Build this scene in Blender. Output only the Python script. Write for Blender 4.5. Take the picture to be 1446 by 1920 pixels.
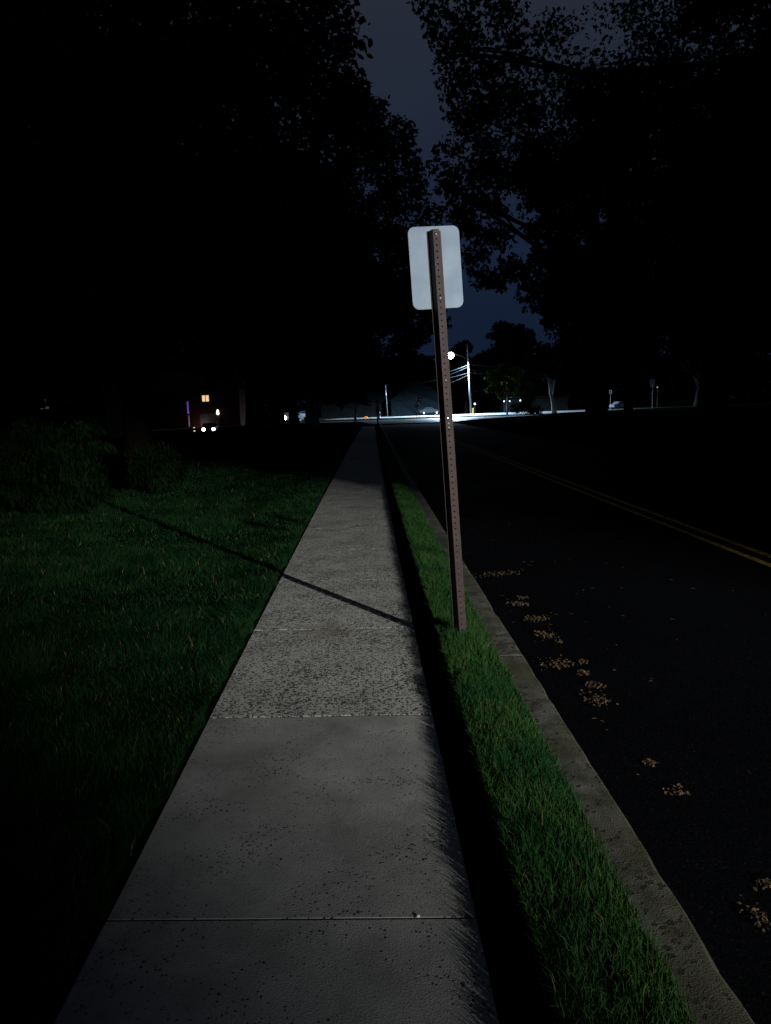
import bpy, math, random
import numpy as np
from mathutils import Vector, Matrix
for _o in list(bpy.data.objects): bpy.data.objects.remove(_o)
random.seed(7); rng = np.random.default_rng(11)
S = bpy.context.scene; C = S.collection
PI = math.pi

# ---------------------------------------------------------------- camera
F, IW, IH, EYE = 1390.0, 1446.0, 1920.0, 1.6
YAW, PITCH, ROLL = math.radians(0.68977545), math.radians(7.97067974), -0.0314
CM = Matrix.Rotation(-YAW, 3, 'Z') @ Matrix.Rotation(PI/2-PITCH, 3, 'X') @ Matrix.Rotation(ROLL, 3, 'Z')
cd = bpy.data.cameras.new('camera'); cam = bpy.data.objects.new('camera', cd); C.objects.link(cam)
cd.sensor_fit = 'VERTICAL'; cd.sensor_height = 36; cd.sensor_width = 27; cd.lens = 36*F/IH
cd.clip_start = 0.05; cd.clip_end = 3000
M4 = CM.to_4x4(); M4.translation = (0, 0, EYE); cam.matrix_world = M4
S.camera = cam
def ray(px, py): return CM @ Vector(((px-IW/2)/F, -(py-IH/2)/F, -1))
def G(px, py, z=0.0):                # where a line of sight meets the ground
    d = ray(px, py); t = (z-EYE)/d.z; return Vector((d.x*t, d.y*t, z))
def AT(px, py, D):                   # a place D metres up the street
    d = ray(px, py); t = D/d.y; return Vector((d.x*t, D, EYE+d.z*t))

# ---------------------------------------------------------------- sky
w = bpy.data.worlds.new('World'); S.world = w; w.use_nodes = True
nt = w.node_tree; nt.nodes.clear(); L = nt.links.new
out = nt.nodes.new('ShaderNodeOutputWorld'); bg = nt.nodes.new('ShaderNodeBackground')
sky = nt.nodes.new('ShaderNodeTexSky'); sky.sky_type = 'NISHITA'; sky.sun_disc = False
sky.sun_elevation = math.radians(-4); sky.sun_rotation = math.radians(200); sky.air_density = 1.0
tc = nt.nodes.new('ShaderNodeTexCoord'); sp = nt.nodes.new('ShaderNodeSeparateXYZ'); L(tc.outputs['Generated'], sp.inputs[0])
cr = nt.nodes.new('ShaderNodeValToRGB'); L(sp.outputs['Z'], cr.inputs[0])
cr.color_ramp.elements[0].position = 0.0; cr.color_ramp.elements[0].color = (0.0045, 0.0100, 0.0290, 1)
cr.color_ramp.elements[1].position = 0.55; cr.color_ramp.elements[1].color = (0.0225, 0.0280, 0.0395, 1)
e = cr.color_ramp.elements.new(0.18); e.color = (0.0085, 0.0155, 0.0370, 1)
nz = nt.nodes.new('ShaderNodeTexNoise'); nz.inputs['Scale'].default_value = 3.0; nz.inputs['Detail'].default_value = 4
L(tc.outputs['Generated'], nz.inputs['Vector'])
mr = nt.nodes.new('ShaderNodeMapRange'); mr.inputs['To Min'].default_value = 0.75; mr.inputs['To Max'].default_value = 1.2
L(nz.outputs['Fac'], mr.inputs['Value'])
mu = nt.nodes.new('ShaderNodeVectorMath'); mu.operation = 'SCALE'; L(cr.outputs[0], mu.inputs[0]); L(mr.outputs[0], mu.inputs['Scale'])
sc = nt.nodes.new('ShaderNodeVectorMath'); sc.operation = 'SCALE'; sc.inputs['Scale'].default_value = 0.004; L(sky.outputs[0], sc.inputs[0])
ad = nt.nodes.new('ShaderNodeVectorMath'); ad.operation = 'ADD'; L(mu.outputs[0], ad.inputs[0]); L(sc.outputs[0], ad.inputs[1])
L(ad.outputs[0], bg.inputs[0]); bg.inputs[1].default_value = 1.0; L(bg.outputs[0], out.inputs[0])
S.view_settings.view_transform = 'Standard'; S.view_settings.look = 'None'
S.view_settings.exposure = 0.0; S.view_settings.gamma = 1.0
S.cycles.use_denoising = True; S.cycles.max_bounces = 5; S.cycles.sample_clamp_indirect = 4

# ---------------------------------------------------------------- materials
MATS = {}
def mat(name, base, rough=0.8, var=None, scale=8, detail=5, bump=0, bscale=40, metal=0, spec=0.3, emit=None, es=0, bdist=0.01):
    if name in MATS: return MATS[name]
    m = bpy.data.materials.new(name); m.use_nodes = True; n = m.node_tree.nodes; l = m.node_tree.links.new
    b = n['Principled BSDF']; b.inputs['Roughness'].default_value = rough; b.inputs['Metallic'].default_value = metal
    b.inputs['Specular IOR Level'].default_value = spec
    t = n.new('ShaderNodeTexCoord')
    if var:
        a = n.new('ShaderNodeTexNoise'); a.inputs['Scale'].default_value = scale; a.inputs['Detail'].default_value = detail
        l(t.outputs['Object'], a.inputs['Vector'])
        r = n.new('ShaderNodeValToRGB'); r.color_ramp.elements[0].position = .35; r.color_ramp.elements[1].position = .65
        r.color_ramp.elements[0].color = (*base, 1); r.color_ramp.elements[1].color = (*var, 1)
        l(a.outputs['Fac'], r.inputs[0]); l(r.outputs[0], b.inputs['Base Color'])
    else: b.inputs['Base Color'].default_value = (*base, 1)
    if bump:
        a = n.new('ShaderNodeTexNoise'); a.inputs['Scale'].default_value = bscale; a.inputs['Detail'].default_value = 6
        l(t.outputs['Object'], a.inputs['Vector'])
        p = n.new('ShaderNodeBump'); p.inputs['Strength'].default_value = bump; p.inputs['Distance'].default_value = bdist
        l(a.outputs['Fac'], p.inputs['Height']); l(p.outputs[0], b.inputs['Normal'])
    if emit: b.inputs['Emission Color'].default_value = (*emit, 1); b.inputs['Emission Strength'].default_value = es
    MATS[name] = m; return m

def concrete(name, lo, hi, speck, sscale, sthr, sbump, mott=2.2, moss=0.0, pw=1.0, even=0.0):
    m = bpy.data.materials.new(name); m.use_nodes = True; n = m.node_tree.nodes; l = m.node_tree.links.new
    b = n['Principled BSDF']; b.inputs['Roughness'].default_value = .85; b.inputs['Specular IOR Level'].default_value = .25
    t = n.new('ShaderNodeTexCoord'); co = t.outputs['Object']
    a = n.new('ShaderNodeTexNoise'); a.inputs['Scale'].default_value = mott; a.inputs['Detail'].default_value = 8; a.inputs['Roughness'].default_value = .65; l(co, a.inputs['Vector'])
    r = n.new('ShaderNodeValToRGB'); r.color_ramp.elements[0].position = .35; r.color_ramp.elements[1].position = .66
    r.color_ramp.elements[0].color = (*lo, 1); r.color_ramp.elements[1].color = (*hi, 1); l(a.outputs['Fac'], r.inputs[0])
    # fine grain
    g = n.new('ShaderNodeTexNoise'); g.inputs['Scale'].default_value = 160; g.inputs['Detail'].default_value = 3; l(co, g.inputs['Vector'])
    gm = n.new('ShaderNodeMapRange'); gm.inputs['To Min'].default_value = .72; gm.inputs['To Max'].default_value = 1.28; l(g.outputs['Fac'], gm.inputs['Value'])
    gx = n.new('ShaderNodeVectorMath'); gx.operation = 'SCALE'; l(r.outputs[0], gx.inputs[0]); l(gm.outputs[0], gx.inputs['Scale'])
    # pits and stones: voronoi cells, distorted, of which some are dark
    dn = n.new('ShaderNodeTexNoise'); dn.inputs['Scale'].default_value = sscale*1.3; dn.inputs['Detail'].default_value = 2; l(co, dn.inputs['Vector'])
    ds = n.new('ShaderNodeVectorMath'); ds.operation = 'SCALE'; ds.inputs['Scale'].default_value = .9/sscale; l(dn.outputs['Color'], ds.inputs[0])
    da = n.new('ShaderNodeVectorMath'); da.operation = 'ADD'; l(co, da.inputs[0]); l(ds.outputs[0], da.inputs[1])
    v = n.new('ShaderNodeTexVoronoi'); v.inputs['Scale'].default_value = sscale; l(da.outputs[0], v.inputs['Vector'])
    vs = n.new('ShaderNodeSeparateColor'); l(v.outputs['Color'], vs.inputs[0])
    # cell radius varies: pit where distance < random*thr
    big = n.new('ShaderNodeTexNoise'); big.inputs['Scale'].default_value = 3.1; big.inputs['Detail'].default_value = 2; l(co, big.inputs['Vector'])
    bm = n.new('ShaderNodeMapRange'); bm.inputs['From Min'].default_value = .35; bm.inputs['From Max'].default_value = .68; bm.inputs['To Min'].default_value = sthr*(.45+.45*even); bm.inputs['To Max'].default_value = sthr*(1.35-.25*even); l(big.outputs['Fac'], bm.inputs['Value'])
    pp = n.new('ShaderNodeMath'); pp.operation = 'POWER'; l(vs.outputs[0], pp.inputs[0]); pp.inputs[1].default_value = pw
    rr = n.new('ShaderNodeMath'); rr.operation = 'MULTIPLY'; l(pp.outputs[0], rr.inputs[0]); l(bm.outputs[0], rr.inputs[1])
    df = n.new('ShaderNodeMath'); df.operation = 'SUBTRACT'; l(rr.outputs[0], df.inputs[0]); l(v.outputs['Distance'], df.inputs[1])
    st = n.new('ShaderNodeMapRange'); st.inputs['From Min'].default_value = -.02; st.inputs['From Max'].default_value = .06; l(df.outputs[0], st.inputs['Value'])
    mx = n.new('ShaderNodeMix'); mx.data_type = 'RGBA'; l(st.outputs[0], mx.inputs['Factor']); l(gx.outputs[0], mx.inputs['A']); mx.inputs['B'].default_value = (*speck, 1)
    last = mx.outputs['Result']
    # brown stains
    q = n.new('ShaderNodeTexNoise'); q.inputs['Scale'].default_value = 1.3; q.inputs['Detail'].default_value = 6; l(co, q.inputs['Vector'])
    qs = n.new('ShaderNodeMapRange'); qs.inputs['From Min'].default_value = .55-.2*moss; qs.inputs['From Max'].default_value = .75-.15*moss; qs.inputs['To Max'].default_value = .45+.5*moss; l(q.outputs['Fac'], qs.inputs['Value'])
    m2 = n.new('ShaderNodeMix'); m2.data_type = 'RGBA'; l(qs.outputs[0], m2.inputs['Factor']); l(last, m2.inputs['A']); m2.inputs['B'].default_value = (.10, .085, .05, 1) if not moss else (.060, .062, .028, 1)
    l(m2.outputs['Result'], b.inputs['Base Color'])
    h = n.new('ShaderNodeMath'); h.operation = 'MULTIPLY_ADD'; l(st.outputs[0], h.inputs[0]); h.inputs[1].default_value = -1.0; l(g.outputs['Fac'], h.inputs[2])
    h2 = n.new('ShaderNodeMath'); h2.operation = 'MULTIPLY_ADD'; l(a.outputs['Fac'], h2.inputs[0]); h2.inputs[1].default_value = 1.2; l(h.outputs[0], h2.inputs[2])
    p = n.new('ShaderNodeBump'); p.inputs['Strength'].default_value = sbump; p.inputs['Distance'].default_value = .0035; l(h2.outputs[0], p.inputs['Height']); l(p.outputs[0], b.inputs['Normal'])
    MATS[name] = m; return m
M_slab = concrete('smooth_concrete', (.185, .187, .178), (.32, .32, .305), (.040, .040, .040), 84, .46, .6, pw=2.4)
M_agg = concrete('exposed_aggregate', (.33, .33, .30), (.46, .46, .42), (.040, .043, .052), 70, .68, 1.0, pw=.6, even=.9)
M_curb = concrete('kerb_concrete', (.035, .034, .028), (.165, .16, .15), (.02, .02, .02), 34, .5, 1.0, mott=7, moss=.75)

def asphalt():
    m = bpy.data.materials.new('asphalt'); m.use_nodes = True; n = m.node_tree.nodes; l = m.node_tree.links.new
    b = n['Principled BSDF']; b.inputs['Specular IOR Level'].default_value = .02
    t = n.new('ShaderNodeTexCoord'); co = t.outputs['Object']
    a = n.new('ShaderNodeTexNoise'); a.inputs['Scale'].default_value = .5; a.inputs['Detail'].default_value = 6; l(co, a.inputs['Vector'])
    g = n.new('ShaderNodeTexVoronoi'); g.inputs['Scale'].default_value = 110; l(co, g.inputs['Vector'])
    gs = n.new('ShaderNodeSeparateColor'); l(g.outputs['Color'], gs.inputs[0])
    r = n.new('ShaderNodeValToRGB'); r.color_ramp.elements[0].color = (.0015, .0018, .0026, 1); r.color_ramp.elements[1].color = (.004, .0044, .006, 1)
    e = r.color_ramp.elements.new(.93); e.color = (.004, .0045, .006, 1); r.color_ramp.elements[2].color = (.010, .010, .010, 1)
    l(gs.outputs[0], r.inputs[0])
    am = n.new('ShaderNodeMapRange'); am.inputs['From Min'].default_value = .3; am.inputs['From Max'].default_value = .7; am.inputs['To Min'].default_value = .7; am.inputs['To Max'].default_value = 1.3; l(a.outputs['Fac'], am.inputs['Value'])
    x = n.new('ShaderNodeVectorMath'); x.operation = 'SCALE'; l(r.outputs[0], x.inputs[0]); l(am.outputs[0], x.inputs['Scale']); l(x.outputs[0], b.inputs['Base Color'])
    ar = n.new('ShaderNodeMapRange'); ar.inputs['From Min'].default_value = .3; ar.inputs['From Max'].default_value = .7; ar.inputs['To Min'].default_value = .7; ar.inputs['To Max'].default_value = .9; l(a.outputs['Fac'], ar.inputs['Value']); l(ar.outputs[0], b.inputs['Roughness'])
    p = n.new('ShaderNodeBump'); p.inputs['Strength'].default_value = .5; p.inputs['Distance'].default_value = .003; l(g.outputs['Distance'], p.inputs['Height']); l(p.outputs[0], b.inputs['Normal'])
    MATS['asphalt'] = m; return m
M_asph = asphalt()
M_street = mat('worn_street_asphalt', (.12, .12, .125), .5, (.17, .17, .175), 1.2, bump=.6, bscale=60, spec=.4)
M_soil = mat('dark_soil', (.008, .006, .004), .95, (.014, .011, .008), 20, bump=.6, spec=0)
M_turf = mat('turf_ground', (.002, .005, .0015), .95, (.004, .007, .002), 5, bump=.5, spec=0)
M_gP = mat('park_grass_blades', (.0015, .005, .0015), .7, (.003, .008, .002), 3.5, spec=0)
M_yel = mat('worn_yellow_paint', (.50, .33, .06), .7, (.14, .10, .03), 18, 8, spec=0)
M_rust = mat('rust_brown_steel', (.017, .0085, .0075), .65, (.040, .019, .016), 22, 8, bump=.25, bscale=120, spec=.4, bdist=.002)
M_alu = mat('brushed_aluminium', (.185, .25, .33), .6, (.25, .315, .40), 7, 8, metal=.0, spec=.35)
M_bolt = mat('zinc_bolt', (.22, .22, .21), .5)
M_white = mat('white_paint', (.7, .72, .75), .5, (.6, .63, .68), 5)
M_dark = mat('dark_paint', (.012, .012, .014), .5, (.02, .02, .022), 6)
M_galv = mat('galvanised_steel', (.30, .31, .33), .45, (.38, .39, .41), 10, metal=.5)
M_bark = mat('bark', (.012, .010, .008), .95, (.028, .023, .020), 9, 8, spec=.05, bump=1.0, bscale=14, bdist=.03)
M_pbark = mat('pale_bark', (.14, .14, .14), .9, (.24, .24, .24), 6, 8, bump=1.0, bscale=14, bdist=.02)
M_wood = mat('weathered_pole_wood', (.055, .062, .070), .9, (.09, .098, .108), 14, 8, bump=.6)
M_wire = mat('power_cable', (.010, .0105, .012), .7, (.018, .0185, .021), 20, spec=.0)
M_arm = mat('dull_arm_steel', (.03, .03, .032), .6, (.045, .045, .048), 20, spec=.04)
M_red = mat('red_sign_paint', (.42, .015, .02), .5, (.36, .012, .016), 5)
M_signw = mat('pale_blue_sign_sheet', (.35, .55, .75), .5, (.3, .5, .7), 5)
M_grn = mat('green_sign_paint', (.02, .12, .05), .5, (.02, .10, .04), 5)
def leafmat(name, a, b_, rough=.6):
    m = mat(name, a, .85, b_, 2.2, 3, spec=.01); return m
M_leafL = leafmat('dark_green_leaves', (.012, .028, .007), (.026, .050, .012))
M_leafR = leafmat('maple_leaves', (.012, .022, .007), (.022, .038, .011))
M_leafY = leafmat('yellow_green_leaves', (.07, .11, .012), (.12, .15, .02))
M_bush = leafmat('shrub_leaves', (.0015, .005, .0015), (.006, .014, .0045))
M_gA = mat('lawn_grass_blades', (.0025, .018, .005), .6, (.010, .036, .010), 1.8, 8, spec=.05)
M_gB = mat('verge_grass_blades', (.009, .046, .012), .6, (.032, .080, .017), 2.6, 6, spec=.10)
M_tan = mat('dried_catkins', (.035, .023, .013), .9, (.105, .068, .036), 40, 5, bump=.8)
M_brick = mat('red_brick_wall', (.016, .006, .005), .9, (.026, .010, .007), 5, bump=.5, spec=.05)
M_siding = mat('pale_siding', (.03, .03, .032), .7, (.04, .04, .045), 1.2, spec=.05)
M_darkwall = mat('dark_siding', (.006, .006, .006), .8, (.009, .009, .009), 1.2, spec=.05)
M_roof = mat('grey_shingle_roof', (.006, .008, .010), .9, (.010, .012, .015), 3, bump=.6, spec=.05)
M_glass = mat('dark_window_glass', (.01, .012, .015), .1, spec=.5)
M_rubber = mat('tyre_rubber', (.015, .015, .015), .8)

# ---------------------------------------------------------------- mesh helpers
def link(name, me, m=None, parent=None):
    o = bpy.data.objects.new(name, me); C.objects.link(o)
    if m is not None: me.materials.append(m)
    if parent is not None: o.parent = parent
    return o
def pm(name, V, Fc, m, parent=None, smooth=False):
    me = bpy.data.meshes.new(name); me.from_pydata([tuple(v) for v in V], [], Fc); me.update()
    if smooth: me.polygons.foreach_set('use_smooth', [True]*len(me.polygons))
    return link(name, me, m, parent)
def fast(name, V, polys, m, parent=None, smooth=False):
    """V (n,3); polys: list of int arrays (k, size)"""
    me = bpy.data.meshes.new(name); V = np.ascontiguousarray(V, dtype=np.float32)
    me.vertices.add(len(V)); me.vertices.foreach_set('co', V.ravel())
    lv = np.concatenate([p.ravel() for p in polys]).astype(np.int32)
    cnt = np.concatenate([np.full(len(p), p.shape[1]) for p in polys])
    me.loops.add(len(lv)); me.loops.foreach_set('vertex_index', lv)
    me.polygons.add(len(cnt)); st = np.concatenate([[0], np.cumsum(cnt)[:-1]]).astype(np.int32)
    me.polygons.foreach_set('loop_start', st); me.polygons.foreach_set('loop_total', cnt.astype(np.int32))
    if smooth: me.polygons.foreach_set('use_smooth', np.ones(len(cnt), dtype=bool))
    me.update(calc_edges=True); me.validate()
    return link(name, me, m, parent)
def empty(name, loc=(0, 0, 0), rz=0, rot=None):
    o = bpy.data.objects.new(name, None); C.objects.link(o); o.location = loc; o.rotation_euler = rot or (0, 0, rz)
    o.empty_display_size = .1; return o
def tag(o, label=None, cat=None, group=None, kind=None):
    if label: o['label'] = label
    if cat: o['category'] = cat
    if group: o['group'] = group
    if kind: o['kind'] = kind
    return o
class MB:
    def __init__(s): s.V = []; s.F = []
    def add(s, V, Fc):
        k = len(s.V); s.V += [Vector(v) for v in V]; s.F += [tuple(i+k for i in f) for f in Fc]; return s
    def box(s, c, d, bev=0.0, rz=0):
        hx, hy, hz = d[0]/2, d[1]/2, d[2]/2
        cc, ss = math.cos(rz), math.sin(rz)
        def P(x, y, z): return (c[0]+x*cc-y*ss, c[1]+x*ss+y*cc, c[2]+z)
        b = min(bev, hx*.9, hy*.9, hz*.9)
        if b <= 0:
            v = [P(sx*hx, sy*hy, sz*hz) for sz in (-1, 1) for sy in (-1, 1) for sx in (-1, 1)]
            return s.add(v, [(0, 2, 3, 1), (4, 5, 7, 6), (0, 1, 5, 4), (2, 6, 7, 3), (0, 4, 6, 2), (1, 3, 7, 5)])
        ring = lambda ix, iy, z: [P(x, y, z) for x, y in ((-ix+b, -iy), (ix-b, -iy), (ix, -iy+b), (ix, iy-b), (ix-b, iy), (-ix+b, iy), (-ix, iy-b), (-ix, -iy+b))]
        v = ring(hx-b*.6, hy-b*.6, -hz)+ring(hx, hy, -hz+b)+ring(hx, hy, hz-b)+ring(hx-b*.6, hy-b*.6, hz)
        f = [tuple(range(7, -1, -1)), tuple(range(24, 32))]
        for k in range(3):
            for i in range(8):
                j = (i+1) % 8; f.append((k*8+i, k*8+j, k*8+8+j, k*8+8+i))
        return s.add(v, f)
    def tube(s, pts, rad, n=8, caps=True):
        pts = [Vector(p) for p in pts]; rad = rad if hasattr(rad, '__len__') else [rad]*len(pts)
        V = []; prev = None
        for i, p in enumerate(pts):
            d = (pts[min(i+1, len(pts)-1)]-pts[max(i-1, 0)]).normalized()
            a = prev or (Vector((1, 0, 0)) if abs(d.x) < .9 else Vector((0, 1, 0)))
            u = (a-d*a.dot(d)).normalized(); v = d.cross(u); prev = u
            V += [p+(u*math.cos(2*PI*k/n)+v*math.sin(2*PI*k/n))*rad[i] for k in range(n)]
        f = [(i*n+k, i*n+(k+1) % n, (i+1)*n+(k+1) % n, (i+1)*n+k) for i in range(len(pts)-1) for k in range(n)]
        if caps: f += [tuple(range(n-1, -1, -1)), tuple((len(pts)-1)*n+k for k in range(n))]
        return s.add(V, f)
    def lathe(s, prof, c=(0, 0, 0), n=16):
        V = [(c[0]+r*math.cos(2*PI*k/n), c[1]+r*math.sin(2*PI*k/n), c[2]+z) for r, z in prof for k in range(n)]
        f = [(i*n+k, i*n+(k+1) % n, (i+1)*n+(k+1) % n, (i+1)*n+k) for i in range(len(prof)-1) for k in range(n)]
        f += [tuple(range(n-1, -1, -1)), tuple((len(prof)-1)*n+k for k in range(n))]
        return s.add(V, f)
    def prism(s, poly, t, origin=(0, 0, 0), ax=((1, 0, 0), (0, 0, 1), (0, 1, 0))):
        o = Vector(origin); a, b, c = map(Vector, ax); n = len(poly)
        V = [o+a*x+b*y-c*t/2 for x, y in poly]+[o+a*x+b*y+c*t/2 for x, y in poly]
        f = [tuple(range(n)), tuple(range(2*n-1, n-1, -1))]+[(i, (i+1) % n+0, (i+1) % n+n, i+n)[::-1] for i in range(n)]
        return s.add(V, f)
    def build(s, name, m, parent=None, smooth=False): return pm(name, s.V, s.F, m, parent, smooth)

def sm(t): t = min(1, max(0, t)); return t*t*(3-2*t)
def gz(x, y):                                   # lie of the land: falls away to the far left
    return -1.5*sm((-x-13)/16)*sm((y-45)/50)
def veer(D): return -.20*(1-math.exp(-max(D, 0)/20))

# ================================================================ SETTING
# ground sheet, low below the turf near the sidewalk
xs = sorted(set([-420, -300, -200, -150]+list(range(-120, 130, 5))+[150, 200, 300, 420]+[-1.1, -.95, -.9]))
ys = [-80, -60, -40, -20]+list(range(-10, 200, 5))+[230, 280, 350, 450, 600]
def grid_sheet(name, xs, ys, zf, m, off=0.0):
    V = [(x, y, zf(x, y)+off) for y in ys for x in xs]; n = len(xs)
    Fc = [(j*n+i, j*n+i+1, (j+1)*n+i+1, (j+1)*n+i) for j in range(len(ys)-1) for i in range(n-1)]
    o = pm(name, V, Fc, m, smooth=True); tag(o, kind='structure'); return o
grid_sheet('ground', xs, ys, lambda x, y: gz(x, y)-.10, M_soil)
# left lawn soil (top at -0.005), and right lawn
CS = [(-60, 106), (-14, 112), (20, 134), (52, 160), (95, 178)]       # far side of the side street (centre line)
lawn_xs = [-75, -60, -45, -35, -28, -22, -17, -13, -10, -7, -5, -3, -2, -1.3]
ysl = [-6]+list(np.arange(0, 80, 4.0))
def lawn_left():
    V = []; Fc = []
    cols = [None]+lawn_xs[::-1]
    for y in ysl:
        e = -.903+veer(y)
        row = [e]+lawn_xs[::-1]
        V.append((e, y, -.10)); V.append((e, y, .012))
        for x in lawn_xs[::-1]: V.append((x, y, gz(x, y)+.02))
    n = len(lawn_xs)+2
    for j in range(len(ysl)-1):
        for i in range(n-1): Fc.append((j*n+i+1, j*n+i, (j+1)*n+i, (j+1)*n+i+1)[::-1])
    tag(pm('lawn', V, Fc, M_turf, smooth=False), kind='structure')
lawn_left()
rx = [8.25, 10, 14, 20, 28, 36, 50, 70, 95]
V = []; Fc = []
rys = list(range(-40, 60, 5))+[60, 66, 74, 84, 96]
for y in rys:
    for x in rx:
        k = max(0, (y-54)/42)
        xx = x if y <= 54 else x+ (k**1.6)*22*(1-(x-8.25)/87)
        V.append((xx, y, .13 if x > 8.3 else .10))
n = len(rx)
for j in range(len(rys)-1):
    for i in range(n-1): Fc.append((j*n+i, j*n+i+1, (j+1)*n+i+1, (j+1)*n+i))
tag(pm('right_lawn', V, Fc, M_turf), kind='structure')
# strip of right lawn up to the oblique street
V = []; Fc = []
far = [(22, 104), (40, 124), (60, 141), (82, 152), (110, 165)]; near = [(30.25, 96), (45, 96), (60, 96), (78, 96), (95, 96)]
for (a, b), (c, d) in zip(near, far): V += [(a, b, .128), (c, d, .128)]
for i in range(4): Fc.append((2*i, 2*i+2, 2*i+3, 2*i+1))
tag(pm('corner_lawn', V, Fc, M_turf), kind='structure')

# road (below the kerb by 0.13 m): camera's ground level 0 = sidewalk
ROADZ = -.10+.02
def strip(name, ya, yb, xa, xb, z, m, step=4.0, zf=None):
    V = []; Fc = []; y = ya; rows = []
    while y < yb+1e-6: rows.append(y); y += step
    for y in rows: V += [(xa+veer(y), y, z), (xb+veer(y), y, z)]
    for i in range(len(rows)-1): Fc.append((2*i, 2*i+1, 2*i+3, 2*i+2))
    o = pm(name, V, Fc, m); return tag(o, kind='structure')
strip('road', -40, 76, .90, 8.35, ROADZ, M_asph)
# junction and side street
J = [(-70, 96), (-14, 101), (-1.5, 92), (-.3, 76.2), (8.2, 76.2), (13, 88), (24, 104), (41, 123), (62, 141.5), (84, 152), (120, 166),
     (124, 160+20), (82, 163), (58, 158), (30, 146), (14, 139), (-6, 133), (-20, 127), (-70, 112)]
def fan(name, poly, z, m):
    c = Vector((4, 112)); V = [(c.x, c.y, z+gz(c.x, c.y))]+[(x, y, z+gz(x, y)) for x, y in poly]
    # triangulate with tessellation
    from mathutils.geometry import tessellate_polygon
    P = [Vector((x, y, 0)) for x, y in poly]; T = tessellate_polygon([P])
    V = [(x, y, z+gz(x, y)) for x, y in poly]
    return tag(pm(name, V, [tuple(t) for t in T], m), kind='structure')
fan('side_street', J, .03, M_street)
def rib(name, pts, wd, z, m):
    V = []; Fc = []
    for i, (x, y) in enumerate(pts):
        a = Vector(pts[min(i+1, len(pts)-1)])-Vector(pts[max(0, i-1)]); a.normalize(); n_ = Vector((-a.y, a.x))*wd/2
        V += [(x+n_.x, y+n_.y, z), (x-n_.x, y-n_.y, z)]
    for i in range(len(pts)-1): Fc.append((2*i, 2*i+2, 2*i+3, 2*i+1)[::-1])
    return tag(pm(name, V, Fc, m), kind='structure')
for xo in (3.98, 4.21):
    rib('road_marking', [(xo+veer(y), y) for y in np.arange(-10, 44, 3.0)], .085, ROADZ+.004, M_yel)

# sidewalk slabs with open joints; two near slabs smooth, the rest exposed aggregate
def sidewalk():
    J0, ST = 2.185, 1.572; ks = range(-2, 42)
    V = []; Fc = []; mi = []
    r = random.Random(4)
    for k in ks:
        ya = J0+k*ST; yb = ya+ST; gp = .0055 if k < 1 else .006
        h = {-1: .005, 0: .0025, 1: .0030}.get(k, .0030-.0010*min(k-1, 14)); tl = r.uniform(-.001, .001) if k > 1 else 0
        for s_, (a, b) in enumerate([(ya+gp, yb-gp)]):
            x0, x1 = -.888+veer(ya), .292+veer(ya); x2, x3 = -.888+veer(yb), .292+veer(yb)
            sk = .055; e = .0022 if k < 1 else .0010
            def ring(i, z): return [(x0+i, a+i+0.0, z-tl), (x1-i, a+i-sk, z-tl), (x3-i, b-i-sk, z+tl), (x2+i, b-i, z+tl)]
            b0 = len(V); V += ring(0, h-.09)+ring(0, h-e)+ring(e, h)
            for q in range(2):
                for i in range(4): Fc.append((b0+q*4+i, b0+q*4+(i+1) % 4, b0+q*4+4+(i+1) % 4, b0+q*4+4+i)); mi.append(0 if k < 1 else 1)
            Fc.append((b0+8, b0+9, b0+10, b0+11)); mi.append(0 if k < 1 else 1)
    me = bpy.data.meshes.new('sidewalk'); me.from_pydata(V, [], Fc); me.materials.append(M_slab); me.materials.append(M_agg)
    me.polygons.foreach_set('material_index', mi); me.update()
    tag(link('sidewalk', me), kind='structure')
sidewalk()
# kerb: sections with a joint, worn top edge
def kerb():
    mb = MB(); y = -2.0; r = random.Random(9); joints = [1.2, 4.55, 10.4, 16.4, 22.4, 28.4, 34.4, 40.4, 46.4, 52.4, 58.4, 64.4, 70.4, 76]
    a = -2.0
    for b in joints:
        n_ = max(2, int((b-a)/.11)) if a < 14 else 4
        V = []; Fc = []
        for i in range(n_+1):
            yy = a+.006+(b-a-.012)*i/n_; v = veer(yy); x0 = .780+v; x1 = .945+v+.0015*math.sin(yy*3.1)
            j = r.uniform(-.0015, .0015) if a < 14 else 0; c = .008+(r.random()**12*.022 if a < 14 else 0)
            hz = .012+r.uniform(-.001, .001)
            V += [(x0, yy, -.14), (x0, yy, hz), (x0+.1, yy, hz+.002), (x1-c+j, yy, hz-.002), (x1+j, yy, hz-c), (x1+.012+j, yy, -.14)]
        for i in range(n_):
            for k in range(5): Fc.append((i*6+k, i*6+k+1, i*6+k+7, i*6+k+6))
        Fc += [tuple(range(5, -1, -1)), tuple(n_*6+k for k in range(6))]
        mb.add(V, Fc); a = b
    tag(mb.build('kerb', M_curb, smooth=False), kind='structure')
kerb()
# verge soil: raised turf mat; low dark strip added to blacken the grass shadow
def verge():
    V = []; Fc = []; r = random.Random(5)
    rows = list(np.arange(-1, 16, .12))+list(np.arange(16, 74, 2.0))
    for y in rows:
        v = veer(y); j = r.uniform(-.008, .008); k = r.uniform(-.01, .01)
        V += [(.20+v, y, -.095), (.298+v+j, y, -.022), (.36+v+k, y, -.012), (.425+v+j, y, -.008), (.435+v+j, y, .072), (.49+v+j, y, .088), (.65+v+k, y, .068), (.782+v+k, y, .02), (.784+v+k, y, -.09)]
    for i in range(len(rows)-1):
        for q in range(8): Fc.append((i*9+q, i*9+q+1, i*9+q+10, i*9+q+9))
    tag(pm('verge', V, Fc, M_soil, smooth=False), kind='structure')
verge()

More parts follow.
